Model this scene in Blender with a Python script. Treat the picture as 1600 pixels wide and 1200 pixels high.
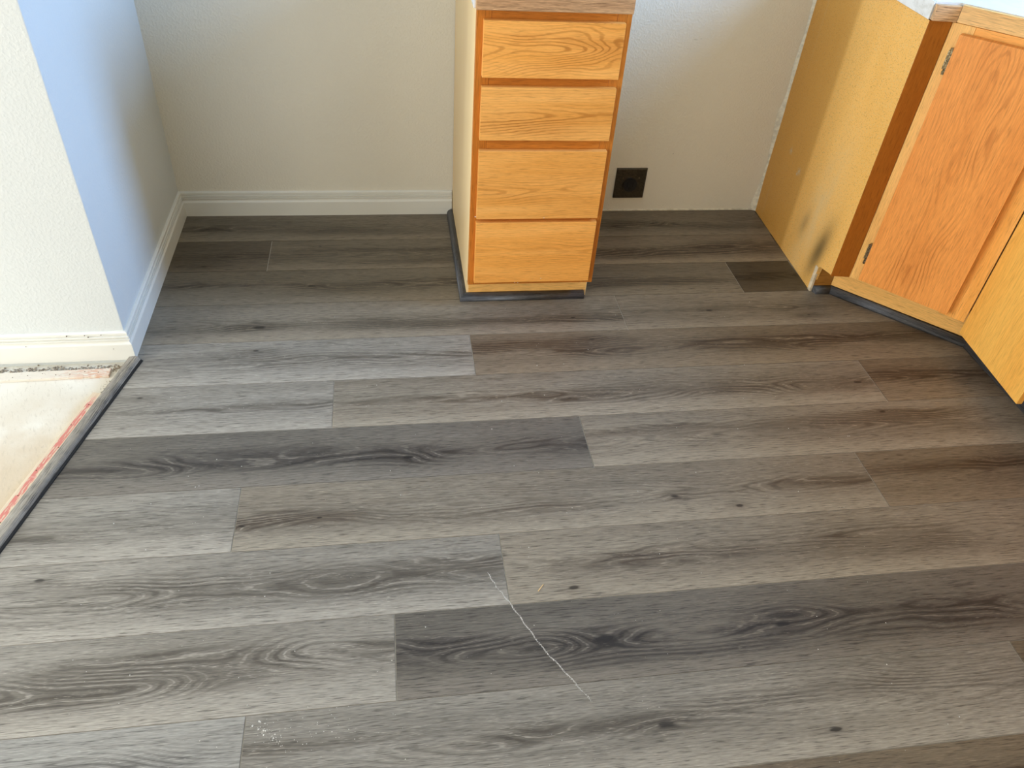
import bpy, bmesh, math, random
from mathutils import Vector
random.seed(7)
C = bpy.context.scene.collection
for o in list(bpy.data.objects): bpy.data.objects.remove(o)
S = 0.1855                       # width of one floor plank in metres; lengths below are in plank widths unless a helper says metres

# ------------------------------------------------------------------ camera, light, exposure
cd = bpy.data.cameras.new('camera'); cam = bpy.data.objects.new('camera', cd); C.objects.link(cam)
cam.location = (0, -11.471*S, 7.5757*S); cam.rotation_mode = 'XYZ'
cam.rotation_euler = (0.8619, -0.0640, -0.1367)
cd.sensor_fit = 'HORIZONTAL'; cd.sensor_width = 36.0; cd.lens = 36*1223.9/1600; cd.clip_start = 0.02; cd.clip_end = 60
bpy.context.scene.camera = cam
vs = bpy.context.scene.view_settings
vs.view_transform = 'Standard'; vs.look = 'None'; vs.gamma = 1; vs.use_curve_mapping = False; vs.exposure = 0.0
W = bpy.data.worlds.new('world'); bpy.context.scene.world = W; W.use_nodes = True
W.node_tree.nodes['Background'].inputs[0].default_value = (0.62, 0.78, 1.0, 1); W.node_tree.nodes['Background'].inputs[1].default_value = 1.0

def area(name, loc, aim, sx, sy, power, col, spread=math.pi):
    l = bpy.data.lights.new(name, 'AREA'); l.shape = 'RECTANGLE'; l.size = sx; l.size_y = sy; l.energy = power; l.color = col; l.spread = spread
    o = bpy.data.objects.new(name, l); C.objects.link(o); o.location = loc
    o.rotation_euler = (Vector(aim)-Vector(loc)).to_track_quat('-Z', 'Y').to_euler()
    return o
area('patio_door_open_leaf', (-3.32, -1.28, 1.08), (0, -1.28, 1.0), 0.80, 1.95, 66, (0.92, 0.95, 1.0))      # open half of the patio door in the far left wall
area('patio_door_glazed_leaf', (-3.32, -2.55, 1.08), (0, -2.55, 0.9), 1.5, 1.95, 54, (0.90, 0.95, 1.0))     # its glazed half
area('sink_window_daylight', (2.36, -0.45, 1.58), (-1.0, 0.0, 1.0), 0.60, 0.95, 36, (0.29, 0.54, 1.0), 1.8)       # window over the sink counter
area('rear_fill_lamp', (-2.15, -5.05, 1.45), (0.2, 0, 0.5), 2.3, 1.5, 46, (1.0, 0.86, 0.66))        # added fill lamp behind the photographer, in an opening of the unseen wall

# ------------------------------------------------------------------ node expression helper
class X:
    def __init__(s, nt, sock): s.nt, s.k = nt, sock
    def _m(s, op, *a):
        n = s.nt.nodes.new('ShaderNodeMath'); n.operation = op
        for i, v in enumerate((s,)+a):
            if isinstance(v, X): s.nt.links.new(v.k, n.inputs[i])
            else: n.inputs[i].default_value = v
        return X(s.nt, n.outputs[0])
    def __add__(s, b): return s._m('ADD', b)
    __radd__ = __add__
    def __sub__(s, b): return s._m('SUBTRACT', b)
    def __mul__(s, b): return s._m('MULTIPLY', b)
    __rmul__ = __mul__
    def exp(s): return s._m('EXPONENT')
    def sin(s): return s._m('SINE')
    def abs(s): return s._m('ABSOLUTE')
    def max(s, b): return s._m('MAXIMUM', b)
    def min(s, b): return s._m('MINIMUM', b)
    def sm(s, a, b):
        n = s.nt.nodes.new('ShaderNodeMapRange'); n.interpolation_type = 'SMOOTHSTEP'
        s.nt.links.new(s.k, n.inputs[0]); n.inputs[1].default_value = a; n.inputs[2].default_value = b
        return X(s.nt, n.outputs[0])
def noise(nt, u, v, su, sv, seed, detail=2.0, dist=0.0):
    c = nt.nodes.new('ShaderNodeCombineXYZ')
    nt.links.new((u*su).k, c.inputs[0]); nt.links.new((v*sv).k, c.inputs[1]); c.inputs[2].default_value = seed*3.71+1.3
    n = nt.nodes.new('ShaderNodeTexNoise'); n.inputs['Scale'].default_value = 1; n.inputs['Detail'].default_value = detail
    n.inputs['Distortion'].default_value = dist
    nt.links.new(c.outputs[0], n.inputs['Vector']); return X(nt, n.outputs[0])
def mixc(nt, f, a, b, mode='MIX'):
    n = nt.nodes.new('ShaderNodeMix'); n.data_type = 'RGBA'; n.blend_type = mode
    if isinstance(f, X): nt.links.new(f.k, n.inputs[0])
    else: n.inputs[0].default_value = f
    for i, v in ((6, a), (7, b)):
        if isinstance(v, tuple): n.inputs[i].default_value = (*v, 1)
        else: nt.links.new(v, n.inputs[i])
    return n.outputs[2]
def new_mat(name, rough=0.5, spec=0.5, metal=0.0):
    m = bpy.data.materials.new(name); m.use_nodes = True
    b = m.node_tree.nodes['Principled BSDF']; b.inputs['Roughness'].default_value = rough
    b.inputs['Specular IOR Level'].default_value = spec; b.inputs['Metallic'].default_value = metal
    return m, m.node_tree, b
def bump(nt, b, h, strength, dist=0.001):
    n = nt.nodes.new('ShaderNodeBump'); n.inputs['Strength'].default_value = strength; n.inputs['Distance'].default_value = dist
    nt.links.new(h.k, n.inputs['Height']); nt.links.new(n.outputs[0], b.inputs['Normal'])
def UV(nt):
    n = nt.nodes.new('ShaderNodeUVMap'); n.uv_map = 'UVMap'; s = nt.nodes.new('ShaderNodeSeparateXYZ')
    nt.links.new(n.outputs[0], s.inputs[0]); return X(nt, s.outputs[0]), X(nt, s.outputs[1])
def POS(nt):
    n = nt.nodes.new('ShaderNodeNewGeometry'); s = nt.nodes.new('ShaderNodeSeparateXYZ')
    nt.links.new(n.outputs['Position'], s.inputs[0]); return [X(nt, s.outputs[i]) for i in range(3)]
def sc(c, k): return tuple(x*k for x in c)

def wood(name, light, mid, dark, knots=(), seed=0, rings=26, vein=0.6, lime=0.0, rough=0.4, spec=0.5, fib=0.35, edge=0.0,
         tonef=9.0, zone=0.55, bmp=0.25, half=0.0925, cen=0.0, arch=0.20, body=0.5, across=11.0):
    """Plain-sawn figure: growth rings are contours of a height field that is stretched along the board, so they read as
    nested arches in the middle and straight grain at the edges.  knots: (u, v, length, width, lift, darkness, core) in metres"""
    m, nt, b = new_mat(name, rough, spec)
    u, v = UV(nt)
    cl = noise(nt, u, v, 1.4, 0.6, seed+3, 1); wob = noise(nt, u, v, 7.0, 30.0, seed+23, 3); fine = noise(nt, u, v, 28.0, 160.0, seed+29, 2)
    d = (v-cen) - (cl-0.5)*(half*1.1)
    ad = (d*d + half*half*0.004)._m('POWER', 0.68)            # |d|^1.36
    N = noise(nt, u, v, 1.7, 2.4, seed, 2)
    h = N*(arch*70.0) + ad*(across/(half**1.36)) + (wob-0.5)*1.1 + (fine-0.5)*0.35
    core = None
    c0 = ((d*(1/(half*0.50)))*(d*(1/(half*0.50)))*-1.0).exp()
    prox = c0*(noise(nt, u, v, 2.2, 5.0, seed+5, 2).sm(0.36, 0.66))*body + (noise(nt, u, v, 2.0, 22.0, seed+7, 3)-0.56)*1.0
    for (ku, kv, a, w, lift, dk, co) in knots:
        du = (u-ku)*(1/a); dv = (v-kv)*(1/w)
        q = du*du + dv*dv
        g = (q*-1.0).exp()
        h = h + g*(lift*22.0)
        prox = prox + (q*-0.6 + (wob-0.5)*1.6).exp()*(dk*0.75)
        if co > 0:
            ex = 1/(0.010*co); ey = 1/(0.0042*co)
            k = ((u-ku)*ex+(wob-0.5)*1.5)*((u-ku)*ex+(wob-0.5)*1.5) + ((v-kv)*ey)*((v-kv)*ey)
            k = (k*-1.0 + (fine-0.5)*2.2).exp()
            prox = prox + (q*-0.25).exp()*0.18
            core = k if core is None else core.max(k)
    prox = prox.sm(0.0, 0.95)
    ring = (h*(rings*0.24)).sin()
    f1 = noise(nt, u, v, 26.0, 430.0, seed+53, 3); f2 = noise(nt, u, v, 70.0, 900.0, seed+59, 1)
    line = (ring + (f1-0.5)*1.2).sm(0.25, 1.05)
    tone = noise(nt, u, v, 1.3, tonef, seed+37, 3).sm(0.36, 0.64)
    streak = noise(nt, u, v, 3.0, 75.0, seed+41, 3)
    col = mixc(nt, (tone*0.55 + streak*0.7)-0.12, light, mid)
    if lime > 0:
        bl = noise(nt, u, v, 1.1, 6.0, seed+83, 3).sm(0.42, 0.62)
        col = mixc(nt, bl*0.36, col, mixc(nt, 1.0, col, (0.70, 0.73, 0.77), 'MULTIPLY'))
    if edge > 0:
        e = (v*-1.0 + (wob-0.5)*0.02).sm(half*0.30, half*1.0)
        col = mixc(nt, (e*edge)*(tone*0.4+0.75), col, sc(light, 1.15))
        e2 = (v + (wob-0.5)*0.02).sm(half*0.35, half*1.0)
        col = mixc(nt, e2*0.22, col, mid)
    col = mixc(nt, prox*zone, col, dark)
    vis = (prox*0.75 + c0*0.25 + 0.10)*(noise(nt, u, v, 4.0, 20.0, seed+67, 1).sm(0.30, 0.60)*0.7+0.3)
    col = mixc(nt, line*vis*vein, col, sc(dark, 0.75))
    if lime > 0:
        li = (ring + (f1-0.5)*0.6).sm(-0.78, -1.02)*vis*(f1.sm(0.38, 0.62)*0.75+0.25)
        col = mixc(nt, li*lime, col, sc(light, 1.35))
        sp = f2.sm(0.60, 0.74)*noise(nt, u, v, 8.0, 60.0, seed+71, 1).sm(0.42, 0.7)
        col = mixc(nt, sp*lime*0.7, col, sc(light, 1.35))
    g = f1*0.65 + f2*0.35
    gr = nt.nodes.new('ShaderNodeCombineColor'); k = (g-0.5)*(fib*2.6)+1.0
    for i in range(3): nt.links.new(k.k, gr.inputs[i])
    col = mixc(nt, 1.0, col, gr.outputs[0], 'MULTIPLY')
    pore = f1.sm(0.42, 0.31)
    col = mixc(nt, pore*(fib*0.85), col, sc(dark, 0.6))
    if core is not None: col = mixc(nt, core.sm(0.12, 0.75)*0.88, col, sc(dark, 0.3))
    nt.links.new(col, b.inputs['Base Color'])
    bump(nt, b, g + line*0.3, bmp, 0.0006)
    return m

# ------------------------------------------------------------------ mesh helpers (inputs in plank widths)
def finish(name, bm, mat, parent=None, org=(0, 0, 0), g=(1, 0, 0), uvo=(0, 0, 0), kind=None, smooth=False):
    """bm is in world metres; org = world location of the parent thing; g = grain direction; uvo = world origin of the grain map"""
    bmesh.ops.recalc_face_normals(bm, faces=bm.faces)
    uvl = bm.loops.layers.uv.new('UVMap'); G = Vector(g).normalized(); O = Vector(uvo)
    for f in bm.faces:
        n = f.normal
        if abs(n.dot(G)) > 0.8:
            e1 = G.orthogonal().normalized(); e2 = G.cross(e1)
            for l in f.loops: p = l.vert.co-O; l[uvl].uv = (p.dot(e1)*0.2+p.dot(G), p.dot(e2))
        else:
            e = n.cross(G).normalized()
            for l in f.loops: p = l.vert.co-O; l[uvl].uv = (p.dot(G), p.dot(e))
        f.smooth = smooth
    for vtx in bm.verts: vtx.co -= Vector(org)
    me = bpy.data.meshes.new(name); bm.to_mesh(me); bm.free(); me.materials.append(mat)
    o = bpy.data.objects.new(name, me); C.objects.link(o)
    if parent is not None: o.parent = parent
    if kind: o['kind'] = kind
    return o
def prism_bm(poly, z0, z1, bev=0.0, seg=1):
    """poly: xy corners in plank widths, z in plank widths; bevel in metres"""
    bm = bmesh.new()
    lo = [bm.verts.new((x*S, y*S, z0*S)) for x, y in poly]; hi = [bm.verts.new((x*S, y*S, z1*S)) for x, y in poly]
    n = len(poly); bm.faces.new(lo[::-1]); bm.faces.new(hi)
    for i in range(n): bm.faces.new((lo[i], lo[(i+1) % n], hi[(i+1) % n], hi[i]))
    if bev: bmesh.ops.bevel(bm, geom=bm.edges[:], offset=bev, segments=seg, profile=0.6, affect='EDGES')
    return bm
def box_bm(x0, x1, y0, y1, z0, z1, bev=0.0, seg=1):
    return prism_bm([(x0, y0), (x1, y0), (x1, y1), (x0, y1)], z0, z1, bev, seg)
class Fr:
    """a vertical plane: s along A->B, d outwards (towards the room), z up"""
    def __init__(s, A, B):
        s.A = Vector(A); t = Vector(B)-s.A; s.L = t.length; s.t = t.normalized(); s.n = Vector((s.t.y, -s.t.x))
        if s.n.dot(Vector((0, -11))-s.A) < 0: s.n = -s.n
    def p(s, a, d): q = s.A+s.t*a+s.n*d; return (q.x, q.y)
    def box(s, s0, s1, d0, d1, z0, z1, bev=0.0, seg=1):
        return prism_bm([s.p(s0, d0), s.p(s1, d0), s.p(s1, d1), s.p(s0, d1)], z0, z1, bev, seg)
    def w(s, a, d, z): x, y = s.p(a, d); return (x*S, y*S, z*S)
def add(bm, bm2):
    me = bpy.data.meshes.new('tmp'); bm2.to_mesh(me); bm2.free(); bm.from_mesh(me); bpy.data.meshes.remove(me); return bm
def sweep_bm(prof, A, B, nrm, mA=0.0, mB=0.0):
    """prof: (d, z) in metres; path A->B in plank widths at z=0; mA/mB = mitre slope at the ends (metres of length per metre of depth)"""
    A = Vector((A[0]*S, A[1]*S, 0)); B = Vector((B[0]*S, B[1]*S, 0)); t = (B-A).normalized(); n = Vector((nrm[0], nrm[1], 0)).normalized()
    bm = bmesh.new()
    a = [bm.verts.new(A+n*d-t*(d*mA)+Vector((0, 0, z))) for d, z in prof]
    b = [bm.verts.new(B+n*d+t*(d*mB)+Vector((0, 0, z))) for d, z in prof]
    k = len(prof)
    for i in range(k): bm.faces.new((a[i], a[(i+1) % k], b[(i+1) % k], b[i]))
    bm.faces.new(a); bm.faces.new(b[::-1]); return bm
def thing(name, label, cat, loc=(0, 0, 0), group=None):
    o = bpy.data.objects.new(name, None); C.objects.link(o); o.location = [c*S for c in loc]; o.empty_display_size = 0.05
    o['label'] = label; o['category'] = cat
    if group: o['group'] = group
    return o
def tag(o, label, cat, group=None):
    o['label'] = label; o['category'] = cat
    if group: o['group'] = group
    return o
def L(o): return tuple(o.location)

# ------------------------------------------------------------------ plain materials
def wall_mat(name, col, tex=0.5, marks=()):
    m, nt, b = new_mat(name, 0.55, 0.35); x, y, z = POS(nt)
    def n3(scale, detail):
        c = nt.nodes.new('ShaderNodeCombineXYZ')
        for i, q in enumerate((x, y, z)): nt.links.new(q.k, c.inputs[i])
        n = nt.nodes.new('ShaderNodeTexNoise'); n.inputs['Scale'].default_value = scale; n.inputs['Detail'].default_value = detail
        nt.links.new(c.outputs[0], n.inputs['Vector']); return X(nt, n.outputs[0])
    col_o = mixc(nt, n3(1.7, 2).sm(0.35, 0.7), col, sc(col, 0.95))
    for (mx, mz, a, w) in marks:
        q = (((x-mx)*(1/a))*((x-mx)*(1/a)) + ((z-mz)*(1/w))*((z-mz)*(1/w)))
        col_o = mixc(nt, ((q*-1.0).exp()).sm(0.2, 0.8)*0.55, col_o, sc(col, 0.45))
    nt.links.new(col_o, b.inputs['Base Color'])
    bump(nt, b, n3(150, 2).sm(0.35, 0.75) + n3(420, 1)*0.25, tex, 0.0018); return m
WALL = (0.78, 0.735, 0.610)
M_wall = wall_mat('wall_paint', WALL, 0.35, [(5.499*S, 3.369*S, 0.010, 0.0012), (5.524*S, 1.231*S, 0.002, 0.003), (5.6*S, 3.385*S, 0.004, 0.001)])
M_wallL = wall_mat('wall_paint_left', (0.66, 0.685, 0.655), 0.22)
M_ceil = wall_mat('ceiling_paint', (0.8, 0.78, 0.73), 0.6)
def trim_mat():
    m, nt, b = new_mat('trim_gloss_paint', 0.32, 0.5); x, y, z = POS(nt)
    n = noise(nt, x+y, z, 9, 9, 5, 2)
    nt.links.new(mixc(nt, n.sm(0.3, 0.75), (0.76, 0.75, 0.67), (0.74, 0.73, 0.65)), b.inputs['Base Color'])
    return m
M_trim = trim_mat()
def flat(name, col, rough=0.5, metal=0.0, var=0.15, scale=60, spec=0.5):
    m, nt, b = new_mat(name, rough, spec, metal); x, y, z = POS(nt)
    n = noise(nt, x+z*0.7, y+z, scale, scale, 3, 3)
    nt.links.new(mixc(nt, n.sm(0.3, 0.7), sc(col, 1-var), sc(col, 1+var)), b.inputs['Base Color']); bump(nt, b, n, 0.1, 0.0005); return m
M_core = flat('plank_joint_core', (0.36, 0.33, 0.27), 0.7)
M_brass = flat('antique_brass', (0.30, 0.25, 0.15), 0.28, 0.95, 0.7, 260)
M_plate = flat('bronze_plate', (0.060, 0.048, 0.030), 0.42, 0.55, 0.25, 120)
M_black = flat('black_plastic', (0.004, 0.004, 0.005), 0.45)
M_hole = flat('slot_black', (0.001, 0.001, 0.001), 0.8)
M_screw = flat('screw_metal', (0.22, 0.18, 0.12), 0.35, 0.9)
M_caulk = flat('caulk_white', (0.72, 0.68, 0.55), 0.6)
M_dust = flat('sawdust_white', (0.72, 0.70, 0.64), 0.9)
M_splint = flat('splinter_wood', (0.75, 0.52, 0.25), 0.7)
M_board = flat('cut_board_edge', (0.62, 0.5, 0.33), 0.8)

def counter_mat():
    m, nt, b = new_mat('white_laminate', 0.25, 0.5); x, y, z = POS(nt)
    n = noise(nt, x, y, 12, 12, 2, 3)
    nt.links.new(mixc(nt, n.sm(0.35, 0.7), (0.78, 0.79, 0.78), (0.70, 0.72, 0.72)), b.inputs['Base Color']); return m
M_lam = counter_mat()
def rawend_mat():
    m, nt, b = new_mat('unfinished_counter_end', 0.7, 0.3); x, y, z = POS(nt)
    n = noise(nt, y, z, 40, 60, 6, 4); col = mixc(nt, n.sm(0.4, 0.7), (0.80, 0.79, 0.75), (0.68, 0.66, 0.60))
    col = mixc(nt, noise(nt, y, z, 130, 130, 9, 2).sm(0.68, 0.74)*0.6, col, (0.25, 0.2, 0.12))
    nt.links.new(col, b.inputs['Base Color']); return m
M_rawend = rawend_mat()

def sub_mat():
    m, nt, b = new_mat('worn_subfloor', 0.75, 0.3); x, y, z = POS(nt)
    n = noise(nt, x, y, 5, 5, 1, 4); n2 = noise(nt, x+y*0.3, y, 150, 45, 4, 5, 0.5); n3 = noise(nt, x, y, 160, 160, 8, 2)
    col = mixc(nt, n.sm(0.35, 0.65), (0.80, 0.77, 0.67), (0.70, 0.65, 0.54))
    tan = ((y*-1.0)+x*0.35+(n-0.5)*0.5).sm(0.18, 0.42)
    col = mixc(nt, tan*0.75, col, (0.56, 0.43, 0.27))
    col = mixc(nt, n2.sm(0.54, 0.74)*0.30, col, (0.40, 0.34, 0.25))
    col = mixc(nt, n3.sm(0.70, 0.76)*0.5, col, (0.2, 0.17, 0.13))
    nt.links.new(col, b.inputs['Base Color']); bump(nt, b, n2+n3, 0.2, 0.001); return m
M_sub = sub_mat()
def tack_mat(name, red):
    m, nt, b = new_mat(name, 0.75, 0.3); u, v = UV(nt)
    base = mixc(nt, noise(nt, u, v, 14, 200, 2, 3).sm(0.3, 0.7), (0.74, 0.62, 0.46), (0.66, 0.55, 0.40))
    if red:
        band = v.abs().sm(0.0078, 0.0068)
        worn = noise(nt, u, v, 40, 260, 5, 4).sm(0.38, 0.50)
        far = u.sm(0.0, 0.05)
        barz = ((u*340.0).sin()).sm(0.55, 0.8)*noise(nt, u, v, 12, 4, 7, 1).sm(0.5, 0.56)
        col = mixc(nt, band*worn*far*0.9, base, (0.64, 0.19, 0.17))
        col = mixc(nt, barz*band*0.6, col, (0.74, 0.42, 0.36))
    else:
        sp = noise(nt, u, v, 120, 200, 9, 2).sm(0.66, 0.72)
        col = mixc(nt, sp*0.6, mixc(nt, 0.6, base, (0.72, 0.70, 0.62)), (0.16, 0.12, 0.08))
        r = (u-0.47)*12.0; r = ((r*r)*-1.0).exp()
        col = mixc(nt, r*noise(nt, u, v, 60, 300, 4, 2).sm(0.4, 0.6)*0.7, col, (0.6, 0.25, 0.12))
    nt.links.new(col, b.inputs['Base Color']); return m

# ------------------------------------------------------------------ the room shell
FLOORZ = 0.0
floor = finish('floor', box_bm(-19, 13.6, -32, 3.2, -0.6, -0.10), M_sub, kind='structure')
YB = 2.485
wb = finish('wall_back', box_bm(-3.86, 13.6, YB, YB+0.8, -0.6, 13.2), M_wall, kind='structure', g=(1, 0, 0))
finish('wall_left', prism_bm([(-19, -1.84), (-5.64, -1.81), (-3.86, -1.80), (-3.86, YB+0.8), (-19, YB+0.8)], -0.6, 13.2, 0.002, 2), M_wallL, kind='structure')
def wall_x(name, x0, x1, ya, yb, wy0, wy1, wz0, wz1, mat):
    bm = bmesh.new()
    add(bm, box_bm(x0, x1, ya, wy0, -0.6, 13.2)); add(bm, box_bm(x0, x1, wy1, yb, -0.6, 13.2))
    add(bm, box_bm(x0, x1, wy0, wy1, wz1, 13.2))
    if wz0 > 0: add(bm, box_bm(x0, x1, wy0, wy1, -0.6, wz0))
    return finish(name, bm, mat, kind='structure')
wall_x('wall_right', 12.75, 13.5, -32, YB, -4.3, -0.55, 5.9, 11.3, M_wall)
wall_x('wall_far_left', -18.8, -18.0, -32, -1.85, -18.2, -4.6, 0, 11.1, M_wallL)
bm = bmesh.new()
for a in ((-19, -18.4, -0.6, 13.2), (-4.8, 13.5, -0.6, 13.2), (-18.4, -4.8, -0.6, 3.6), (-18.4, -4.8, 11.9, 13.2)): add(bm, box_bm(a[0], a[1], -28.4, -27.6, a[2], a[3]))
finish('wall_rear', bm, M_wall, kind='structure')
finish('ceiling', box_bm(-19, 13.6, -32, 3.2, 13.2, 13.8), M_ceil, kind='structure')

# baseboard: flat lower face, cove, then two small beads
BP = [(0, 0), (0.0135, 0), (0.0135, 0.0505), (0.0128, 0.0530), (0.0100, 0.0560), (0.0072, 0.0600), (0.0072, 0.0630), (0.0118, 0.0640), (0.0120, 0.0680),
      (0.0078, 0.0690), (0.0078, 0.0708), (0.0108, 0.0718), (0.0108, 0.0757), (0.0058, 0.0770), (0.0058, 0.0792), (0.0084, 0.0803), (0.0080, 0.0860), (0.0050, 0.0882), (0, 0.0890)]
finish('baseboard_back', sweep_bm(BP, (-3.86, YB), (1.195, YB), (0, -1), mA=-1), M_trim, kind='structure')
finish('baseboard_left', sweep_bm(BP, (-3.86, -1.80), (-3.86, YB), (1, 0), mA=1, mB=-1), M_trim, kind='structure')
finish('baseboard_front', sweep_bm(BP, (-3.86, -1.80), (-17.9, -1.84), (0, -1), mA=1), M_trim, kind='structure')
M_nail = flat('nail_hole', (0.12, 0.09, 0.05), 0.9)
def specks(name, pts, mat, parent=None, kind='stuff', r=0.001, flatz=0.6):
    bm = bmesh.new()
    for (x, y, z, k) in pts:
        a = random.random()*6.28; rr = r*k
        vs_ = []
        for i in range(3): vs_.append(bm.verts.new((x+rr*math.cos(a+i*2.1)*random.uniform(.6, 1.3), y+rr*math.sin(a+i*2.1)*random.uniform(.6, 1.3), z)))
        t = bm.verts.new((x, y, z+rr*flatz)); bm.faces.new(vs_)
        for i in range(3): bm.faces.new((vs_[i], vs_[(i+1) % 3], t))
    return finish(name, bm, mat, parent, kind=kind)
# caulk bead with a ragged outer edge where wall and cabinet side meet
bm = bmesh.new(); prev = None
for i in range(61):
    z = i*4.7/60; w = 0.035+0.015*math.sin(i*0.37)+0.012*random.random()+0.06*math.exp(-((i-26)/4)**2)+0.07*math.exp(-(i/5)**2)
    x = 7.545-z*0.0
    row = [bm.verts.new(((x-w)*S, (YB-0.004)*S, z*S)), bm.verts.new(((x-w*0.4)*S, (YB-0.03)*S, z*S)), bm.verts.new(((x+0.012)*S, (YB-0.035-0.3*w)*S, z*S))]
    if prev:
        for j in range(2): bm.faces.new((prev[j], prev[j+1], row[j+1], row[j]))
    prev = row
finish('caulk_bead', bm, M_caulk, wb)
# caulk line along the cabinet and at the floor
finish('caulk_bead', box_bm(3.32, 7.5, YB-0.02, YB, 0.0, 0.035, 0.001), M_caulk, wb)

# ------------------------------------------------------------------ floor planks
Y0 = 1.471; PL = 8.29
P_ = {  # tone palettes: light, mid, dark  (linear albedo)
 'pale':  ((0.350, 0.318, 0.262), (0.208, 0.186, 0.149), (0.098, 0.082, 0.062)),
 'cool':  ((0.390, 0.372, 0.325), (0.255, 0.240, 0.208), (0.105, 0.096, 0.083)),
 'tan':   ((0.318, 0.276, 0.208), (0.198, 0.165, 0.121), (0.081, 0.058, 0.038)),
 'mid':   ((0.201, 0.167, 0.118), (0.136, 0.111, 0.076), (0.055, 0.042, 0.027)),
 'brown': ((0.247, 0.200, 0.138), (0.149, 0.114, 0.076), (0.053, 0.034, 0.021)),
 'slate': ((0.201, 0.177, 0.142), (0.121, 0.106, 0.084), (0.039, 0.032, 0.027)),
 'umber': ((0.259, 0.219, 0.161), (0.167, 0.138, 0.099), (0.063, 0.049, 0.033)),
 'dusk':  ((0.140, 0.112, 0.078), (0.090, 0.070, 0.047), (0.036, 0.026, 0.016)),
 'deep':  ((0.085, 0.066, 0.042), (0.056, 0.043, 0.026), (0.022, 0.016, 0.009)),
}
K = lambda u, v, co=1.0, a=.05, w=.012, l=.030, dk=.55: (u, v, a, w, l, dk, co)       # a knot with rings
Z = lambda u, v, a=.26, w=.028, l=.055, dk=.75: (u, v, a, w, l, dk, 0)                # a long cathedral figure
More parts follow.
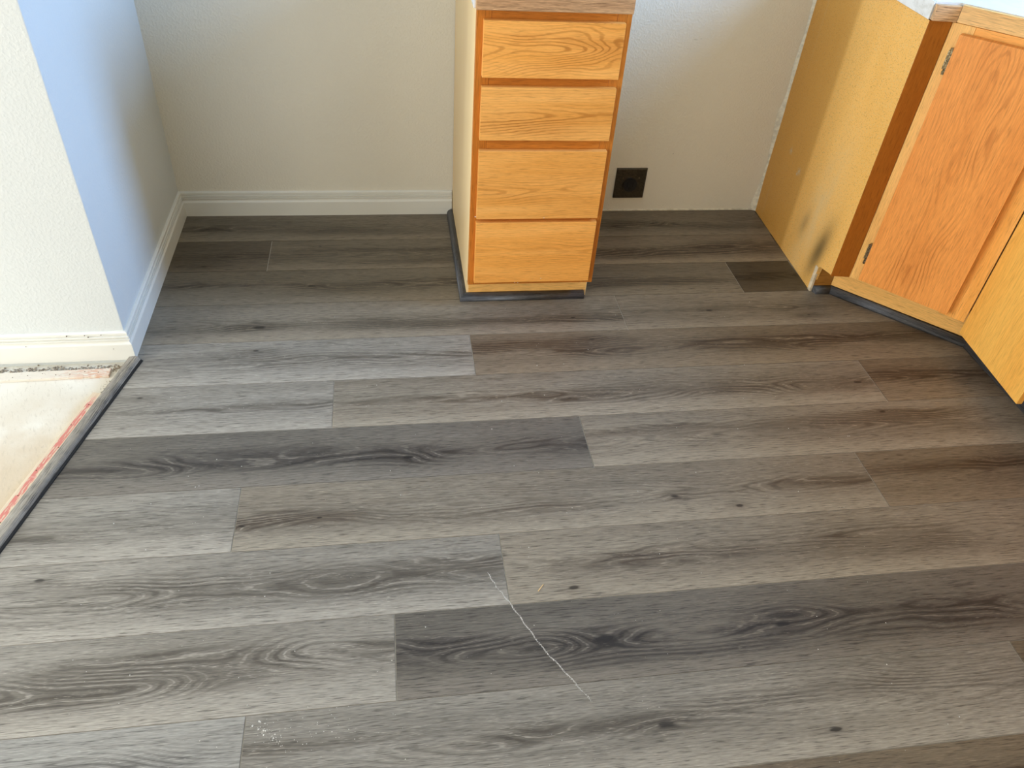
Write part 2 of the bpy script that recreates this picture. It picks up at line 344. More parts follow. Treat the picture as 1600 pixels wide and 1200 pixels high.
planks = {   # row: [(x0, x1, palette, knots)]; back rows take darker palettes, painting in the dimmer light there
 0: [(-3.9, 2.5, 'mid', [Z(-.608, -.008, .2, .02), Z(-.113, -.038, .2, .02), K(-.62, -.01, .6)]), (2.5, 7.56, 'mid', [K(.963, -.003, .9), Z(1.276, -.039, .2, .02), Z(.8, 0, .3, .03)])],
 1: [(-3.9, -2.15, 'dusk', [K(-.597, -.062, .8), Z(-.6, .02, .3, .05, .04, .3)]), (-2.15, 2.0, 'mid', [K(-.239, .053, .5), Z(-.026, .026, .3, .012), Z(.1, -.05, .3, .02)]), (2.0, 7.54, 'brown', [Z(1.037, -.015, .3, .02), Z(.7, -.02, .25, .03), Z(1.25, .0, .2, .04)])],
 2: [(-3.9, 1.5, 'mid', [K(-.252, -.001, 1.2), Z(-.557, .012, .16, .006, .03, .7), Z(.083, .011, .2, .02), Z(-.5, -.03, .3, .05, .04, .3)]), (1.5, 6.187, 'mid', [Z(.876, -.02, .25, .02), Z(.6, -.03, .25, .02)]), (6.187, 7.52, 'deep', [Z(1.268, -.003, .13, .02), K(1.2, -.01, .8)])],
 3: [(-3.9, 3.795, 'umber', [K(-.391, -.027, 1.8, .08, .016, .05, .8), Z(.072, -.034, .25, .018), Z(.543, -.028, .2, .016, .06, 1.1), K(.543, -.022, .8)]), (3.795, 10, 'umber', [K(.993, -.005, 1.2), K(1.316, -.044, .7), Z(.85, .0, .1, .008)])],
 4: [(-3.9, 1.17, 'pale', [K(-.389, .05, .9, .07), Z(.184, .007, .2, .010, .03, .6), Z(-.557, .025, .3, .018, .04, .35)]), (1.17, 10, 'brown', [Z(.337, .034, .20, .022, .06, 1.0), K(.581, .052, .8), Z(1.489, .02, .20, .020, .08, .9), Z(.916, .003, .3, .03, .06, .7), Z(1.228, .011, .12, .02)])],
 5: [(-4.6, -.91, 'pale', [K(-.658, .053, .9, .06), Z(-.475, -.003, .2, .010, .03, .6)]), (-.91, 7.37, 'tan', [Z(.133, .002, .20, .012, .06, .7), Z(.304, -.015, .14, .012, .06, .6), K(.462, -.02, .6), K(1.318, -.006, 1.1, .03), Z(.95, -.007, .3, .025, .05, .7)]), (7.37, 10, 'brown', [Z(1.518, .026, .13, .014, .05, 1.2), Z(1.8, -.01, .2, .03)])],
 6: [(-4.9, 2.556, 'slate', [K(.023, -.024, 1.3, .06, .02, .05, .6), Z(-.148, -.007, .26, .030, .12, .7), Z(.444, -.012, .13, .020, .08, .9), Z(-.565, -.003, .24, .024, .09, .7)]), (2.556, 10, 'tan', [Z(.536, .021, .12, .012, .07, .7), K(1.331, .053, 1.1, .05), Z(1.45, .04, .16, .02, .09, .8), Z(1.072, .027, .2, .02, .06, .9), Z(.733, .038, .13, .012, .05, .7)])],
 7: [(-5.1, -1.984, 'pale', [Z(-.737, -.013, .14, .016, .07, .4), Z(-.529, -.008, .2, .012, .05, .35)]), (-1.984, 6.318, 'tan', [K(-.351, -.023, .9, .03), Z(-.24, -.019, .15, .018, .07, .5), K(-.185, -.012, .6), Z(.252, -.023, .26, .020, .08, .45), K(.651, -.016, 1.1, .03), K(.798, -.058, 1.0, .03), Z(1.064, -.001, .15, .014, .07, .8)]), (6.318, 10, 'brown', [Z(1.309, .029, .14, .016, .05, .8), Z(1.547, .029, .13, .02, .05, 1.2)])],
 8: [(-5.3, 1.147, 'pale', [K(-.741, .053, 1.1, .05), Z(-.399, .027, .22, .034, .14, .75), Z(.093, .023, .14, .016, .09, 1.0), Z(-.058, -.005, .2, .02, .07, .8), Z(-.5, -.03, .4, .03, .03, .5)]), (1.147, 9.44, 'tan', [Z(.695, -.005, .24, .018, .10, .55), K(.352, -.063, 1.2, .03), Z(1.284, -.029, .2, .02, .08, .5), Z(.442, -.008, .14, .012, .06, .5)])],
 9: [(-5.6, -.135, 'pale', [Z(-.488, .026, .2, .030, .14, .85), Z(-.047, .020, .07, .016, .07, .6), Z(-.287, -.001, .22, .026, .10, .75), Z(-.7, -.03, .3, .02, .03, .6)]), (-.135, 8.15, 'slate', [K(.393, -.004, 2.2, .07, .022, .07, .8), K(.771, -.007, 1.6, .10, .022, .10, .9), Z(.078, .01, .12, .022, .10, 1.0), Z(1.102, -.015, .2, .028, .12, .9), Z(.6, -.05, .4, .016, .03, .6)])],
 10: [(-5.9, -1.59, 'cool', [Z(-.7, .04, .3, .03, .03, .4)]), (-1.59, 6.70, 'pale', [K(.469, -.003, 1.8, .05, .018, .05, .5), K(.785, -.047, 1.2, .03, .01, .03, .5), Z(.238, .001, .16, .012, .04, 1.0), Z(1.037, .058, .22, .03, .08, .4), Z(-.216, .027, .2, .01, .03, .9), Z(.75, .03, .3, .02, .04, .4)]), (6.70, 10, 'mid', [Z(1.35, .05, .2, .02)])],
 11: [(-6.1, 1.9, 'pale', [Z(-.2, .0, .3, .02)]), (1.9, 10, 'brown', [Z(.9, .0, .3, .03, .05, .5)])],
}
DX = lambda y: -3.80 + 0.2425*(y+1.88)          # left edge of the laid floor beside the transition strip
n_seed = 1
def plank_poly(row, x0, x1):
    yt = Y0-(row-1); yb = Y0-row; g = 0.0045; ge = 0.0065
    if row == 0: yt = YB-0.01
    xr = [7.53, 7.49, 7.45][row] if row < 3 else 10.4
    if x1 >= 7.4 and row < 3: x1 = xr
    x0r = x0 > -3.9; yt -= g; yb += g
    if x0r: x0 += ge
    if x1 < 9.9: x1 -= ge
    if x0r: return [(x0, yb), (x1, yb), (x1, yt), (x0, yt)]
    if row < 4: return [(-3.83, yb), (x1, yb), (x1, yt), (-3.83, yt)]
    if row == 4: return [(DX(yb), yb), (x1, yb), (x1, yt), (-3.83, yt), (-3.83, -1.86)]
    return [(DX(yb), yb), (x1, yb), (x1, yt), (DX(yt), yt)]
for r in range(12, 24):
    j = random.uniform(-3.5, 4.5); planks[r] = [(-9, j, random.choice(['pale', 'tan', 'mid']), [Z(j*S-.3, 0)]), (j, 10, random.choice(['tan', 'mid', 'brown']), [Z(j*S+.4, 0)])]
M_generic = {}
for row in sorted(planks):
    yc = (Y0-row+0.5)*S
    for (x0, x1, pal, kn) in planks[row]:
        first = x0 == planks[row][0][0]
        if first: x0 = -9
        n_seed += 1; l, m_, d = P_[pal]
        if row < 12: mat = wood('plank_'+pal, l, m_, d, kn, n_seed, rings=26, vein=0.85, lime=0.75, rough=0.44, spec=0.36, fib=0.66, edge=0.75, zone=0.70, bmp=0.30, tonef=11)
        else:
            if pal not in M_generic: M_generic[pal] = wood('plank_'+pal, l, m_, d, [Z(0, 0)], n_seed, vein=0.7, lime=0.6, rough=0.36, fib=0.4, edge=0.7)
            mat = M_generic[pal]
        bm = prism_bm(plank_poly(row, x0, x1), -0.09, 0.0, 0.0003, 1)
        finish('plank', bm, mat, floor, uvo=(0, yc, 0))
# pale underlay showing in the hairline joints
finish('underlay', prism_bm([(-3.82, 2.47), (-3.82, -1.87), (DX(-22)+.02, -22), (10.3, -22), (10.3, -.55), (7.44, -.55), (7.52, 2.47)], -0.099, -0.007), M_core, floor)

# ------------------------------------------------------------------ dark quarter-round trim and the transition strip
CH = ((0.090, 0.088, 0.086), (0.038, 0.037, 0.037), (0.010, 0.010, 0.010))
M_qr = wood('charcoal_trim', *CH, [Z(.35, .01, .1, .01), Z(1.7, 0, .1, .01)], 77, rings=20, half=.02, vein=.8, lime=.9, rough=.36, fib=1.1, tonef=60, bmp=.6)
M_strip = wood('grey_strip', (0.38, 0.340, 0.275), (0.24, 0.212, 0.168), (0.10, 0.088, 0.070), [Z(.2, 0, .2, .01), Z(.5, 0.01, .2, .01)], 91, rings=20, half=.02, vein=.7, lime=.7, rough=.6, spec=.2, fib=.9, tonef=30, bmp=.4)
q = 0.110*S
QR = [(0, 0), (q, 0), (q, q*0.22)] + [(q*math.cos(a)*1.0, q*0.22+q*0.86*math.sin(a)) for a in (0.35, 0.7, 1.05, 1.3)] + [(0, q*1.08)]
def qround(name, A, B, nrm, mA=0, mB=0):
    t = Vector((B[0]-A[0], B[1]-A[1], 0)); o = finish(name, sweep_bm(QR, A, B, nrm, mA, mB), M_qr, g=t.normalized(), kind='structure', smooth=False)
    for p in o.data.polygons: p.use_smooth = len(p.vertices) == 4
    return o
qround('trim_1', (1.21, -0.50), (1.21, 2.40), (-1, 0), 1, 0)
qround('trim_2', (1.21, -0.50), (3.235, -0.50), (0, -1), 1, 0)
A, B = Vector((7.80, -0.55)), Vector((9.50, -2.26)); dn = Vector((-(A-B).y, (A-B).x)).normalized()
if dn.x > 0: dn = -dn
qround('trim_3', (7.46, -0.545), (7.80, -0.55), (0, -1), -0.35, -0.41)
qround('trim_4', tuple(A), tuple(B), tuple(dn), -0.41, -0.41)
qround('trim_5', (9.50, -2.26), (9.50, -9.0), (-1, 0), -0.41, 0)

SD = Vector((-0.2425, -1.0)).normalized(); SN = Vector((-SD.y, SD.x)); SN = SN if SN.x < 0 else -SN    # SN: away from the laid floor
ST = [(-0.004, -0.015), (-0.004, 0.004), (0.0005, 0.0105), (0.004, 0.0125), (0.018, 0.0125), (0.0255, 0.0105), (0.031, 0.004), (0.031, -0.015)]
p0 = Vector((-3.735, -1.895)); p1 = p0+SD*15
t = tag(finish('transition_strip', sweep_bm(ST, tuple(p0), tuple(p1), tuple(SN), mA=0.25), M_strip, g=(SD.x, SD.y, 0), uvo=(p0.x*S, p0.y*S, 0)),
        'long grey wood-look strip edging the plank floor beside the bare subfloor', 'transition strip')
finish('shadow_strip', sweep_bm([(-0.0095, 0.0001), (-0.0095, 0.0022), (-0.0042, 0.0045), (-0.0042, 0.0001)], tuple(p0), tuple(p1), tuple(SN)), M_black, t)  # added black strip standing in for the shadow along this edge
# tack strips on the subfloor
def batten(name, a, b, w, h, mat, uvo):
    a = Vector(a); b = Vector(b); tt = (b-a).normalized(); nn = Vector((-tt.y, tt.x))
    poly = [tuple(a-nn*w/2), tuple(b-nn*w/2), tuple(b+nn*w/2), tuple(a+nn*w/2)]
    return prism_bm(poly, -0.098, -0.098+h, 0.0006), (tt.x, tt.y, 0)
a = p0+SD*0.72+SN*0.275; b = p0+SD*14+SN*0.275
ts = thing('tack_strip', 'narrow red-printed tack strip running beside the grey transition strip', 'tack strip', (a.x, a.y, -0.1))
bm, gdir = batten('batten', a, b, 0.155, 0.045, None, None)
finish('batten', bm, tack_mat('red_tack_strip', True), ts, L(ts), gdir, (a.x*S, a.y*S, 0))
for i in range(26):
    pt = a+SD*(0.25+i*0.42)+SN*(0.035*math.sin(i*2.3))
    bm = bmesh.new(); bmesh.ops.create_cone(bm, segments=7, radius1=0.0016, radius2=0.0008, depth=0.0016, cap_ends=True)
    bmesh.ops.translate(bm, verts=bm.verts, vec=(pt.x*S, pt.y*S, -0.053*S+0.0006)); finish('nail', bm, M_nail, ts, L(ts))
a = Vector((-4.12, -2.07)); b = Vector((-12, -2.22))
ts = thing('tack_strip', 'pale wooden tack strip lying along the wall under the white baseboard', 'tack strip', (a.x, a.y, -0.1))
bm, gdir = batten('batten', a, b, 0.17, 0.045, None, None)
finish('batten', bm, tack_mat('pale_tack_strip', False), ts, L(ts), (1, 0, 0), ((a.x)*S-0.47-0.03, a.y*S, 0))
for i in range(14):
    pt = a+(b-a)*(0.02+i*0.024); pt = pt+Vector((0, 0.03*math.sin(i*1.9)))
    bm = bmesh.new(); bmesh.ops.create_cone(bm, segments=7, radius1=0.0014, radius2=0.0007, depth=0.0014, cap_ends=True)
    bmesh.ops.translate(bm, verts=bm.verts, vec=(pt.x*S, pt.y*S, -0.053*S+0.0006)); finish('nail', bm, M_nail, ts, L(ts))
# debris under the raised baseboard
M_debris = flat('carpet_debris', (0.36, 0.30, 0.22), 0.95, 0, 0.5, 400)
pts = []
for i in range(420):
    x = random.uniform(-6.4, -3.98); pts.append((x*S, (-1.93+random.gauss(0, 0.035))*S, -0.0185+random.random()*0.002, random.uniform(0.5, 2.4)))
tag(specks('carpet_lint', pts, M_debris, r=0.002, flatz=0.9), 'tan lint and crumbs under the raised left baseboard', 'debris')
pts = []
for i in range(60):
    a_ = p0+SD*random.uniform(0.1, 0.8)+SN*random.uniform(0.16, 0.34); pts.append((a_.x*S, a_.y*S, -0.0185, random.uniform(0.4, 1.6)))
tag(specks('paint_crumbs', pts, M_debris, r=0.002, flatz=0.7), 'crumbs at the far end of the grey transition strip', 'debris')

# ------------------------------------------------------------------ oak finishes
OAKF = ((0.98, 0.490, 0.130), (0.82, 0.345, 0.060), (0.52, 0.165, 0.018))     # drawer veneer
OAKS = ((0.60, 0.215, 0.030), (0.48, 0.155, 0.018), (0.26, 0.066, 0.006))     # solid face frame
OAKL = ((0.90, 0.52, 0.16), (0.80, 0.42, 0.11), (0.46, 0.18, 0.035))        # pale kick boards
OAKD = ((0.88, 0.350, 0.080), (0.76, 0.275, 0.055), (0.50, 0.135, 0.018))     # door veneer
OAKP = ((0.95, 0.52, 0.110), (0.92, 0.44, 0.080), (0.70, 0.26, 0.035))        # end panel
OAKW = ((0.74, 0.47, 0.24), (0.52, 0.28, 0.12), (0.26, 0.11, 0.04))         # worn counter edge
def oak(name, pal, knots, seed, vein=.45, fib=.30, zone=.3, rough=.40, tonef=14, half=.04, cen=0., rings=26, arch=.2):
    return wood(name, *pal, knots, seed, rings=rings, vein=vein, fib=fib, zone=zone, rough=rough, tonef=tonef, bmp=.12, spec=.30, half=half, cen=cen, arch=arch)
M_frame = oak('oak_frame', OAKS, [], 201, .5, .4)
M_fill = oak('oak_filler', ((0.42, 0.135, 0.014), (0.34, 0.100, 0.009), (0.18, 0.042, 0.003)), [], 231, .4, .35)  # darker than the frame oak: the corner's shade is in the colour
M_kick = oak('oak_kick', OAKL, [], 207, .5, .4)
M_kick_shaded = oak('oak_kick_shaded', ((0.40, 0.18, 0.035), (0.32, 0.135, 0.022), (0.2, 0.07, 0.01)), [], 211, .4, .4)  # shaded copy of the kick oak, shade put into the colour
M_edge = wood('worn_oak_edge', *OAKW, [(2.3*S, .86, .08, .006, .03, .4, 0)], 219, rings=26, half=.03, cen=.886, vein=.5, lime=.6, fib=.7, zone=.4, rough=.45, bmp=.3)
M_edge2 = wood('oak_edge_strip', (0.82, 0.50, 0.18), (0.72, 0.40, 0.13), (0.42, 0.18, 0.04), [], 223, rings=26, half=.03, cen=.9, vein=.6, fib=.5, zone=.3, rough=.4, bmp=.2)
def side_mat(name):
    m, nt, b = new_mat(name, 0.45, 0.35); x, y, z = POS(nt)
    n = noise(nt, y, z, 5, 0.8, 3, 2); f = noise(nt, y, z, 500, 500, 8, 1)
    col = mixc(nt, n.sm(0.35, 0.65), (0.92, 0.67, 0.34), (0.86, 0.60, 0.29))
    col = mixc(nt, f.sm(0.3, 0.7)*0.12, col, (0.8, 0.62, 0.36)); nt.links.new(col, b.inputs['Base Color']); return m
M_side = side_mat('maple_side')

# ------------------------------------------------------------------ peninsula drawer cabinet
XL, XR, YF, YK = 1.21, 3.30, -0.70, -0.50
cab = thing('drawer_cabinet', 'narrow honey oak base cabinet with four plain drawers standing between two appliance gaps', 'cabinet', (2.25, 0.9, 0))
o_ = L(cab)
bm = bmesh.new()
def side_poly_bm(x0, x1, pts, bev=0.0005):      # polygon in (y, z), extruded in x
    bm = bmesh.new(); a = [bm.verts.new((x0*S, y*S, z*S)) for y, z in pts]; b = [bm.verts.new((x1*S, y*S, z*S)) for y, z in pts]
    n = len(pts); bm.faces.new(a); bm.faces.new(b[::-1])
    for i in range(n): bm.faces.new((a[i], b[i], b[(i+1) % n], a[(i+1) % n]))
    if bev: bmesh.ops.bevel(bm, geom=bm.edges[:], offset=bev, segments=1, affect='EDGES')
    return bm
SP = [(2.47, 0.0), (2.47, 4.66), (YF+0.1, 4.66), (YF+0.1, 0.40), (YK+0.003, 0.36), (YK+0.003, 0.0)]
finish('side_panel', side_poly_bm(XL, XL+0.035, SP), M_side, cab, o_, (0, 0, 1))
finish('side_panel', side_poly_bm(XR-0.06, XR-0.02, SP), M_side, cab, o_, (0, 0, 1))
finish('carcass', box_bm(XL+0.04, XR-0.065, -0.45, 2.46, 0.42, 4.62), M_side, cab, o_)
y0, y1 = YF, YF+0.098
stL = XL+0.20; stR = XR-0.20
finish('stile', box_bm(XL+0.003, stL, y0, y1, 0.40, 4.66, 0.0006), M_frame, cab, o_, (0, 0, 1))
finish('stile', box_bm(stR, XR, y0, y1, 0.40, 4.66, 0.0006), M_frame, cab, o_, (0, 0, 1), (0.3, 0, 0))
for i, (a, b) in enumerate(((4.42, 4.66), (3.58, 3.90), (2.66, 3.0), (1.54, 1.76), (0.40, 0.62))):
    finish('rail', box_bm(stL+.002, stR-.002, y0+.002, y1, a, b, 0.0005), M_frame, cab, o_, (1, 0, 0), (0, 0, i*.13))
DR = [(3.80, 4.537), (2.912, 3.672), (1.655, 2.752), (0.495, 1.588)]
kd = [
 [(0.56, 4.06*S, .10, .022, .12, .5, 0), (0.50, 4.30*S, .12, .02, .09, .35, 0), (0.60, 4.2*S, .05, .03, .12, .3, 0), (.33, 4.35*S, .08, .015, .05, .4, 0), (.36, 3.95*S, .12, .02, .05, .3, 0)],
 [(0.42, 3.1*S, .14, .02, .05, .5, 0), (0.35, 3.55*S, .2, .02, .03, .3, 0)],
 [(0.40, 2.55*S, .13, .03, .03, .35, 0), (0.55, 1.75*S, .2, .03, .03, .25, 0)],
 [(0.42, 0.85*S, .15, .045, .09, .25, 0), (0.25, 0.55*S, .1, .02, .04, .3, 0)]]
for i, (a, b) in enumerate(DR):
    m = oak('drawer_veneer', (OAKF if i in (0, 3) else tuple(sc(c, .93) for c in OAKF)), kd[i], 300+i*7, vein=[1.3, 1.0, .85, .8][i], zone=[.45, .4, .35, .3][i], fib=.28, half=.085, cen=(a+b)/2*S, arch=[.42, .2, .15, .2][i])
    dz = thing_part = finish('drawer_front', box_bm(1.30, 3.205, -0.80, YF-0.003, a, b, 0.0016, 2), m, cab, o_, (1, 0, 0))
finish('kick_board', box_bm(XL+0.036, XR-0.03, YK, YK+0.08, 0.10, 0.40, 0.0006), M_kick, cab, o_, (1, 0, 0))
# worktop on the peninsula
wt = thing('worktop', 'white laminate worktop with worn oak edge on the narrow drawer cabinet', 'worktop', (2.25, 0.9, 4.67))
finish('laminate_top', box_bm(1.165, 3.275, -0.755, 2.475, 4.668, 4.985, 0.0008), M_lam, wt, L(wt))
bm = box_bm(1.185, 3.272, -0.85, -0.757, 4.668, 4.965, 0.0022, 2)
finish('edge_strip', bm, M_edge, wt, L(wt), (1, 0, 0))

# ------------------------------------------------------------------ corner cabinet on the right
FS = Fr((7.55, YB-0.01), (7.41, -1.0)); FF = Fr((7.41, -1.0), (7.735, -1.043)); FD = Fr((7.735, -1.043), (9.035, -2.42))
HT = 4.745; ZB = 0.61
cc = thing('corner_cabinet', 'honey oak corner base cabinet with a slanted single-door front and raw particleboard side', 'cabinet', (8.6, 0.3, 0)); oc = L(cc)
def partic_mat():
    m, nt, b = new_mat('particleboard_side', 0.50, 0.35); x, y, z = POS(nt)
    f = noise(nt, y, z, 420, 420, 3, 3); f2 = noise(nt, y, z, 190, 190, 5, 2); n = noise(nt, y, z, 6, 1.2, 6, 2)
    col = mixc(nt, n.sm(0.3, 0.7), (0.90, 0.50, 0.130), (0.82, 0.43, 0.095))
    col = mixc(nt, f.sm(0.42, 0.33)*0.75, col, (0.36, 0.17, 0.03)); col = mixc(nt, f2.sm(0.56, 0.68)*0.5, col, (0.75, 0.54, 0.24))
    # drawer cabinet's cast shadow painted in towards the wall, with thin painted glare stripes
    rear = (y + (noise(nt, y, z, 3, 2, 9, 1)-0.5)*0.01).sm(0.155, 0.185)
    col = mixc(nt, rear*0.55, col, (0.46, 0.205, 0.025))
    glare = ((y*52.0 + z*1.2).sin()).sm(0.80, 0.98)*noise(nt, y, z, 9, 1.2, 12, 1).sm(0.45, 0.6)
    col = mixc(nt, glare*rear*0.35, col, (0.58, 0.42, 0.24))
    # faded worn patch and grey smudges low down, and two pale scuffs
    def blob(yy, zz, a, w, sl=0.0):
        dy = (y-yy+(z-zz)*sl)*(1/a); dz = (z-zz)*(1/w); return ((dy*dy+dz*dz)*-1.0).exp()
    wn = noise(nt, y, z, 25, 12, 14, 2).sm(0.25, 0.7)
    col = mixc(nt, blob(0.02, 0.20, 0.075, 0.24, .15)*(wn*0.3+0.25), col, (0.60, 0.47, 0.25))
    col = mixc(nt, blob(-0.070, 0.135, 0.036, 0.105, .22)*0.85, col, (0.09, 0.065, 0.025))
    col = mixc(nt, blob(0.07, 0.16, 0.022, 0.05, .2)*0.5, col, (0.26, 0.15, 0.05))
    for yy, zz, a, w in ((0.315, 0.306, .008, .009), (0.217, 0.275, .010, .010), (0.226, 0.262, .006, .005)):
        col = mixc(nt, blob(yy, zz, a, w)*noise(nt, y, z, 160, 160, 4, 2).sm(0.3, 0.6)*0.65, col, (0.50, 0.50, 0.42))
    nt.links.new(col, b.inputs['Base Color']); bump(nt, b, f, 0.15, 0.0006); return m
M_part = partic_mat()
# side panel with toe-kick notch: polygon in (s, z) on the side plane
def plane_poly_bm(fr, pts, d0, d1, bev=0.0006):
    bm = bmesh.new(); a = [bm.verts.new(fr.w(s, d0, z)) for s, z in pts]; b = [bm.verts.new(fr.w(s, d1, z)) for s, z in pts]
    n = len(pts); bm.faces.new(a); bm.faces.new(b[::-1])
    for i in range(n): bm.faces.new((a[i], b[i], b[(i+1) % n], a[(i+1) % n]))
    if bev: bmesh.ops.bevel(bm, geom=bm.edges[:], offset=bev, segments=1, affect='EDGES')
    return bm
FS.n = -FS.n if FS.n.x > 0 else FS.n
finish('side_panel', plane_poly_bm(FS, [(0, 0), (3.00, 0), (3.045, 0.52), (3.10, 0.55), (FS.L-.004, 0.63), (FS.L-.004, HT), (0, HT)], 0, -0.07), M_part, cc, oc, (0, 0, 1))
carc = [FS.p(0.02, -0.08), FS.p(3.0, -0.08), (7.78, -0.42), (9.6, -2.2), (9.6, -2.42), (12.6, -2.42), (12.6, 2.45)]
finish('carcass', prism_bm(carc, 0.0, HT-.01), M_side, cc, oc)
M_edgeband = flat('oak_edge_pale', (0.60, 0.36, 0.13), 0.5)
finish('filler_stile', FF.box(0.0, FF.L-0.004, -0.10, 0, ZB, HT, 0.0006), M_fill, cc, oc, (0, 0, 1))
SW = 0.31
finish('stile', FD.box(0.0, SW, -0.10, 0.0, ZB, HT, 0.0006), oak('oak_stile', OAKL, [], 241, .5, .35), cc, oc, (0, 0, 1), FD.w(0, 0, 0))
M_stile2 = oak('oak_stile_right', OAKF, [], 243, .5, .35)
finish('stile', FD.box(1.50, FD.L-.002, -0.10, 0.0, ZB, HT, 0.0006), M_stile2, cc, oc, (0, 0, 1), FD.w(1.3, 0, 0))
gd = (FD.t.x, FD.t.y, 0)
finish('rail', FD.box(SW+.002, 1.498, -0.10, -.001, HT-0.30, HT, 0.0005), oak('oak_rail_top', OAKF, [], 251, .4), cc, oc, gd)
finish('rail', FD.box(SW+.002, 1.498, -0.10, -.001, ZB, ZB+0.28, 0.0005), M_kick, cc, oc, gd)
wd = FD.w(0.9, 0, 0)
dk_ = [(1.55*S, -0.04, .10, .045, .10, .35, 0), (3.6*S, -.02, .16, .028, .14, .35, 0), (1.2*S, .08, .2, .03, .06, .3, 0), (2.4*S, -.10, .25, .03, .08, .3, 0), (3.0*S, .10, .2, .03, .06, .3, 0)]
door = finish('cabinet_door', FD.box(0.168, 1.630, 0.022, 0.135, 0.70, 4.645, 0.0016, 2), oak('door_veneer', OAKD, dk_, 261, vein=1.0, fib=.34, zone=.4, half=.13, arch=.25), cc, oc, (0, 0, 1), wd)
def hinge(z0, z1):
    bm = bmesh.new()
    add(bm, FD.box(0.095, 0.170, 0.0, 0.022, z0+.04, z1-.04, 0.0004))
    add(bm, FD.box(0.120, 0.164, 0.022, 0.05, z0+.10, z1-.10, 0.0006))
    x, y, _ = FD.w(0.147, 0.075, 0)
    for a, b, r in ((z0, z1, .022), (z0-.012, z0+.03, .028), (z1-.03, z1+.012, .028), (z0+.1, z0+.13, .026), (z1-.13, z1-.10, .026)):
        b2 = bmesh.new(); bmesh.ops.create_cone(b2, segments=12, radius1=r*S, radius2=r*S, depth=(b-a)*S, cap_ends=True)
        bmesh.ops.translate(b2, verts=b2.verts, vec=(x, y, (a+b)/2*S)); add(bm, b2)
    add(bm, FD.box(0.155, 0.185, 0.06, 0.104, z0+.03, z1-.03, 0.0004))
    finish('hinge', bm, M_brass, door, oc)
hinge(4.105, 4.44); hinge(1.0, 1.345)
finish('kick_board', prism_bm([(7.462, -0.545), (7.795, -0.55), (7.795, -0.47), (7.462, -0.465)], 0.115, 0.60, 0.0004), M_kick_shaded, cc, oc, (1, 0, 0))
finish('panel_edge', prism_bm([(7.418, -0.555), (7.458, -0.555), (7.458, -0.47), (7.418, -0.47)], 0.0, 0.50, 0.0004), M_board, cc, oc, (0, 0, 1))
KD = Fr((7.797, -0.553), (9.50, -2.26))
finish('kick_board', KD.box(0.0, KD.L, -0.08, 0.0, 0.125, 0.60, 0.0004), M_kick, cc, oc, gd)

# ------------------------------------------------------------------ the next cabinet along the right-hand run
bc = thing('base_cabinet', 'oak cabinet with a tall plain pale oak end panel at the right edge', 'cabinet', (9.9, -4.2, 0)); ob = L(bc)
FP = Fr((9.045, -2.43), (8.895, -4.145))
pk = [(2.2*S, .10, .25, .03, .06, .3, 0), (1.0*S, .0, .3, .03, .08, .3, 0), (1.6*S, .20, .22, .03, .06, .25, 0)]
finish('end_panel', FP.box(0.0, FP.L, -0.09, 0.0, 0.412, HT, 0.0008), oak('panel_veneer', OAKP, pk, 271, vein=.8, fib=.28, zone=.35, half=.16, cen=.1, arch=.25), bc, ob, (0, 0, 1), FP.w(0, 0, 0))
finish('carcass', box_bm(9.62, 12.6, -9.5, -2.48, 0.0, HT-.01), M_side, bc, ob)
finish('face_frame', box_bm(9.12, 9.22, -9.5, -4.18, 0.61, HT), M_frame, bc, ob, (0, 0, 1))
finish('kick_board', box_bm(9.505, 9.58, -9.5, -2.28, 0.115, 0.60, 0.0004), M_kick_shaded, bc, ob, (0, 1, 0))

# worktop over the right-hand cabinets
CB, CT = 4.752, 4.985
FE1 = Fr((7.415, -1.045), (7.755, -1.090)); 
c0, c1 = Vector((7.755, -1.090)), Vector((9.02, -2.43)); FE2 = Fr(tuple(c0), tuple(c1)); FE3 = Fr((9.02, -2.43), (8.60, -9.5))
wt2 = thing('worktop', 'white laminate worktop with a light oak edge turning around the corner cabinet', 'worktop', (9.5, -1, CB)); o2 = L(wt2)
back = -0.075
cp = [(7.535, 2.47), FE1.p(0.0, back), FE1.p(FE1.L, back), FE2.p(0.03, back), FE2.p(FE2.L-.03, back), FE3.p(0.03, back), FE3.p(FE3.L, back), (12.7, -9.5), (12.7, 2.47)]
cp = [cp[0], cp[1], FE1.p(FE1.L+.02, back), FE2.p(FE2.L+.03, back), FE3.p(FE3.L, back), (12.7, -9.5), (12.7, 2.47)]
finish('laminate_top', prism_bm(cp, CB, CT, 0.0008), M_lam, wt2, o2)
finish('raw_end', prism_bm([(7.535, 2.47), (7.412, -0.975), (7.395, -0.975), (7.518, 2.47)], CB, CT-.004, 0.0003), M_rawend, wt2, o2)
finish('edge_strip', FE1.box(0.0, FE1.L, back+.002, 0.0, CB, CT-0.03, 0.0012, 2), M_edge, wt2, o2, (1, 0, 0))
finish('edge_strip', FE2.box(0.0, FE2.L, back+.002, 0.0, CB, CT-0.012, 0.0014, 2), M_edge2, wt2, o2, (FE2.t.x, FE2.t.y, 0))
finish('edge_strip', FE3.box(0.0, FE3.L, back+.002, 0.0, CB, CT-0.012, 0.0014, 2), M_edge2, wt2, o2, (FE3.t.x, FE3.t.y, 0))

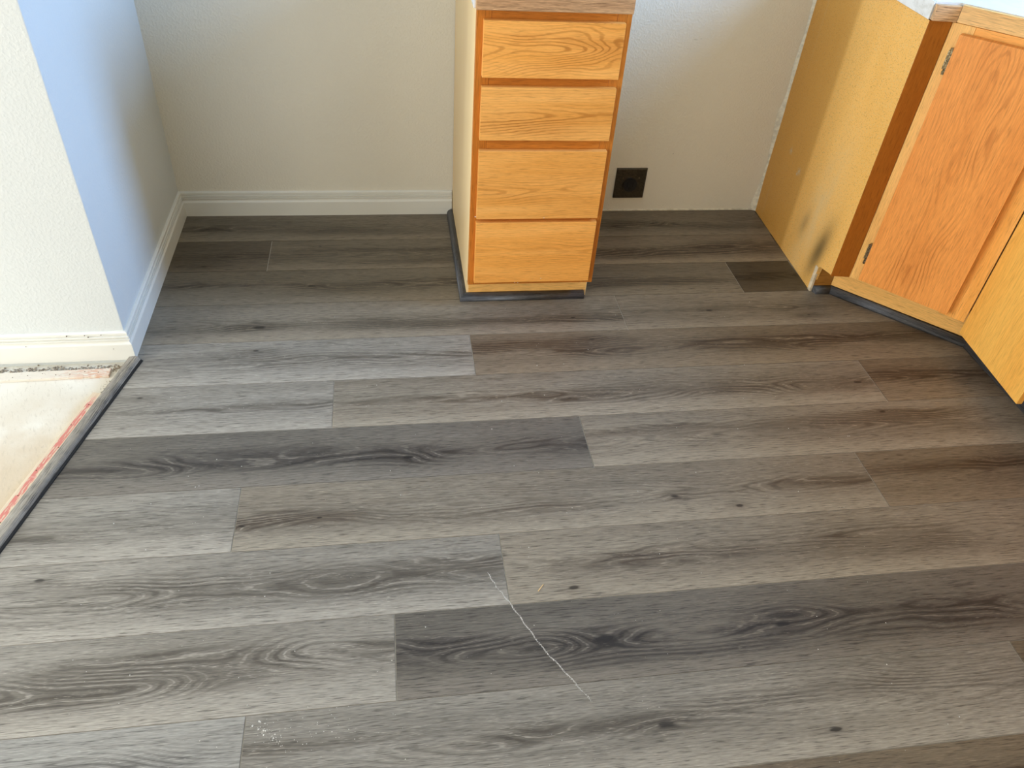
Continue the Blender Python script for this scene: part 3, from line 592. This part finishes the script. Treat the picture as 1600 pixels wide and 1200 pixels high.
# ------------------------------------------------------------------ range outlet on the back wall
ot = thing('wall_outlet', 'dark bronze square range outlet low on the back wall right of the drawers', 'outlet', (4.745, YB, 0.62)); oo = L(ot)
bm = box_bm(4.435, 5.055, YB-0.045, YB-0.001, 0.305, 0.935)
top = [e for e in bm.edges if all(abs(v.co.y-(YB-0.045)*S) < 1e-6 for v in e.verts)]
bmesh.ops.bevel(bm, geom=top, offset=0.0035, segments=3, profile=0.5, affect='EDGES')
finish('cover_plate', bm, M_plate, ot, oo)
def disc(name, x, z, y, r, h, mat, seg=36, parent=ot):
    bm = bmesh.new(); bmesh.ops.create_cone(bm, segments=seg, radius1=r, radius2=r*0.94, depth=h, cap_ends=True)
    bmesh.ops.rotate(bm, verts=bm.verts, cent=(0, 0, 0), matrix=__import__('mathutils').Matrix.Rotation(math.pi/2, 3, 'X'))
    bmesh.ops.translate(bm, verts=bm.verts, vec=(x*S, y*S, z*S)); return finish(name, bm, mat, parent, oo)
rec = disc('receptacle', 4.735, 0.60, YB-0.055, 0.0275, 0.008, M_black)
disc('receptacle_rim', 4.735, 0.60, YB-0.047, 0.0300, 0.004, M_plate)
for i, (dx, dz, w, h) in enumerate(((-.055, .01, .012, .05), (.055, .01, .012, .05), (0, -.07, .03, .018))):
    finish('slot', box_bm(4.735+dx-w, 4.735+dx+w, YB-0.080, YB-0.0775, 0.60+dz-h, 0.60+dz+h), M_hole, rec, oo)
for x, z in ((4.575, 0.745), (4.905, 0.745)): disc('screw', x, z, YB-0.047, 0.0030, 0.003, M_screw, 14)

# ------------------------------------------------------------------ dust, crumbs and a splinter on the floor
line = [(0.946, -6.081), (1.02, -6.27), (1.139, -6.488), (1.28, -6.79), (1.436, -7.114), (1.64, -7.43), (1.826, -7.743)]
pts = []
for i in range(1500):
    f = random.random(); f = f if random.random() < .5 else random.random()**0.8
    k = f*(len(line)-1); j = min(int(k), len(line)-2); tt = k-j
    dens = 1 if 0.28 < f < 0.93 else 0.35
    if random.random() > dens: continue
    x = line[j][0]*(1-tt)+line[j+1][0]*tt; y = line[j][1]*(1-tt)+line[j+1][1]*tt
    pts.append(((x+random.gauss(0, .004)+.006*math.sin(f*60))*S, (y+random.gauss(0, .004))*S, 0.0001, random.uniform(.35, 1.0)))
tag(specks('dust_line', pts, M_dust, r=0.0009, flatz=.4), 'thin slanting line of white dust across the foreground planks', 'dust')
pts = []
for i in range(75): t_ = random.gauss(0, 1); pts.append(((-1.38+t_*.08+random.gauss(0, .03))*S, (-7.72-t_*.07+random.gauss(0, .025))*S, 0.0001, random.choice([.4, .5, .7, 1.0, 1.9])))
for i in range(60): pts.append(((-0.9+random.gauss(0, .35))*S, (-7.75+random.gauss(0, .12))*S, 0.0001, random.uniform(.4, 1.1)))
tag(specks('sawdust', pts, M_dust, r=0.0012, flatz=.6), 'small scatter of pale sawdust on the planks at bottom left', 'dust')
pts = []
for i in range(300):
    y = random.uniform(-8.6, -.8); x = random.uniform(-3.6, 6.5)
    if x < -3.6+.2425*(y+1.88)+.2: continue
    pts.append((x*S, y*S, 0.0001, random.choice([.4, .5, .6, .7, .9, 1.3])))
tag(specks('floor_crumbs', pts, M_dust, r=0.0013, flatz=.7), 'tiny white crumbs strewn thinly over the whole plank floor', 'debris')
for k_, (xa, ya, xb, yb_) in enumerate([(-0.62, -2.9, -0.42, -2.62)]): pass
bm = bmesh.new(); aa = Vector((1.492*S, -6.385*S, 0.0)); bb = Vector((1.565*S, -6.300*S, 0.0)); dd = (bb-aa).normalized(); nn = Vector((-dd.y, dd.x, 0))*0.0011
vs4 = [aa-nn, aa+nn, bb+nn*.6, bb-nn*.8]; lo = [bm.verts.new(v+Vector((0, 0, .0002))) for v in vs4]; hi = [bm.verts.new(v*1+Vector((0, 0, .0016))) for v in vs4]
bm.faces.new(lo[::-1]); bm.faces.new(hi)
for i in range(4): bm.faces.new((lo[i], lo[(i+1) % 4], hi[(i+1) % 4], hi[i]))
tag(finish('wood_splinter', bm, M_splint), 'yellow wood splinter lying on the planks right of the dust line', 'splinter')

# nail holes on the left baseboard and plaster flecks on the drawer cabinet
bm = bmesh.new()
for x, z, r in ((-4.62, .452, .0022), (-4.38, .455, .0016), (-4.34, .425, .0020), (-4.16, .455, .0014), (-5.2, .30, .0012), (-4.05, .21, .0012)):
    b2 = bmesh.new(); bmesh.ops.create_icosphere(b2, subdivisions=1, radius=r); d = .0118 if z > .4 else .0138
    bmesh.ops.translate(b2, verts=b2.verts, vec=(x*S, -1.803*S-d+r*.4, z*S)); add(bm, b2)
o = finish('nail_marks', bm, M_nail, bpy.data.objects['baseboard_front'], kind='stuff')
bm = bmesh.new()
for x, y, z, r in ((1.99, -.7, .43, .0016), (2.04, -.7, .42, .0012), (2.93, -.7, .44, .0022), (2.90, -.7, .46, .0012), (2.40, -.8, .56, .0013), (1.28, -.8, 1.70, .0016), (2.35, -.8, 1.67, .0014), (1.9, -.7, 1.62, .0012)):
    b2 = bmesh.new(); bmesh.ops.create_icosphere(b2, subdivisions=1, radius=r)
    bmesh.ops.scale(b2, verts=b2.verts, vec=(1.3, .5, .8)); bmesh.ops.translate(b2, verts=b2.verts, vec=(x*S, y*S, z*S)); add(bm, b2)
finish('plaster_flecks', bm, M_dust, cab, o_, kind='stuff')
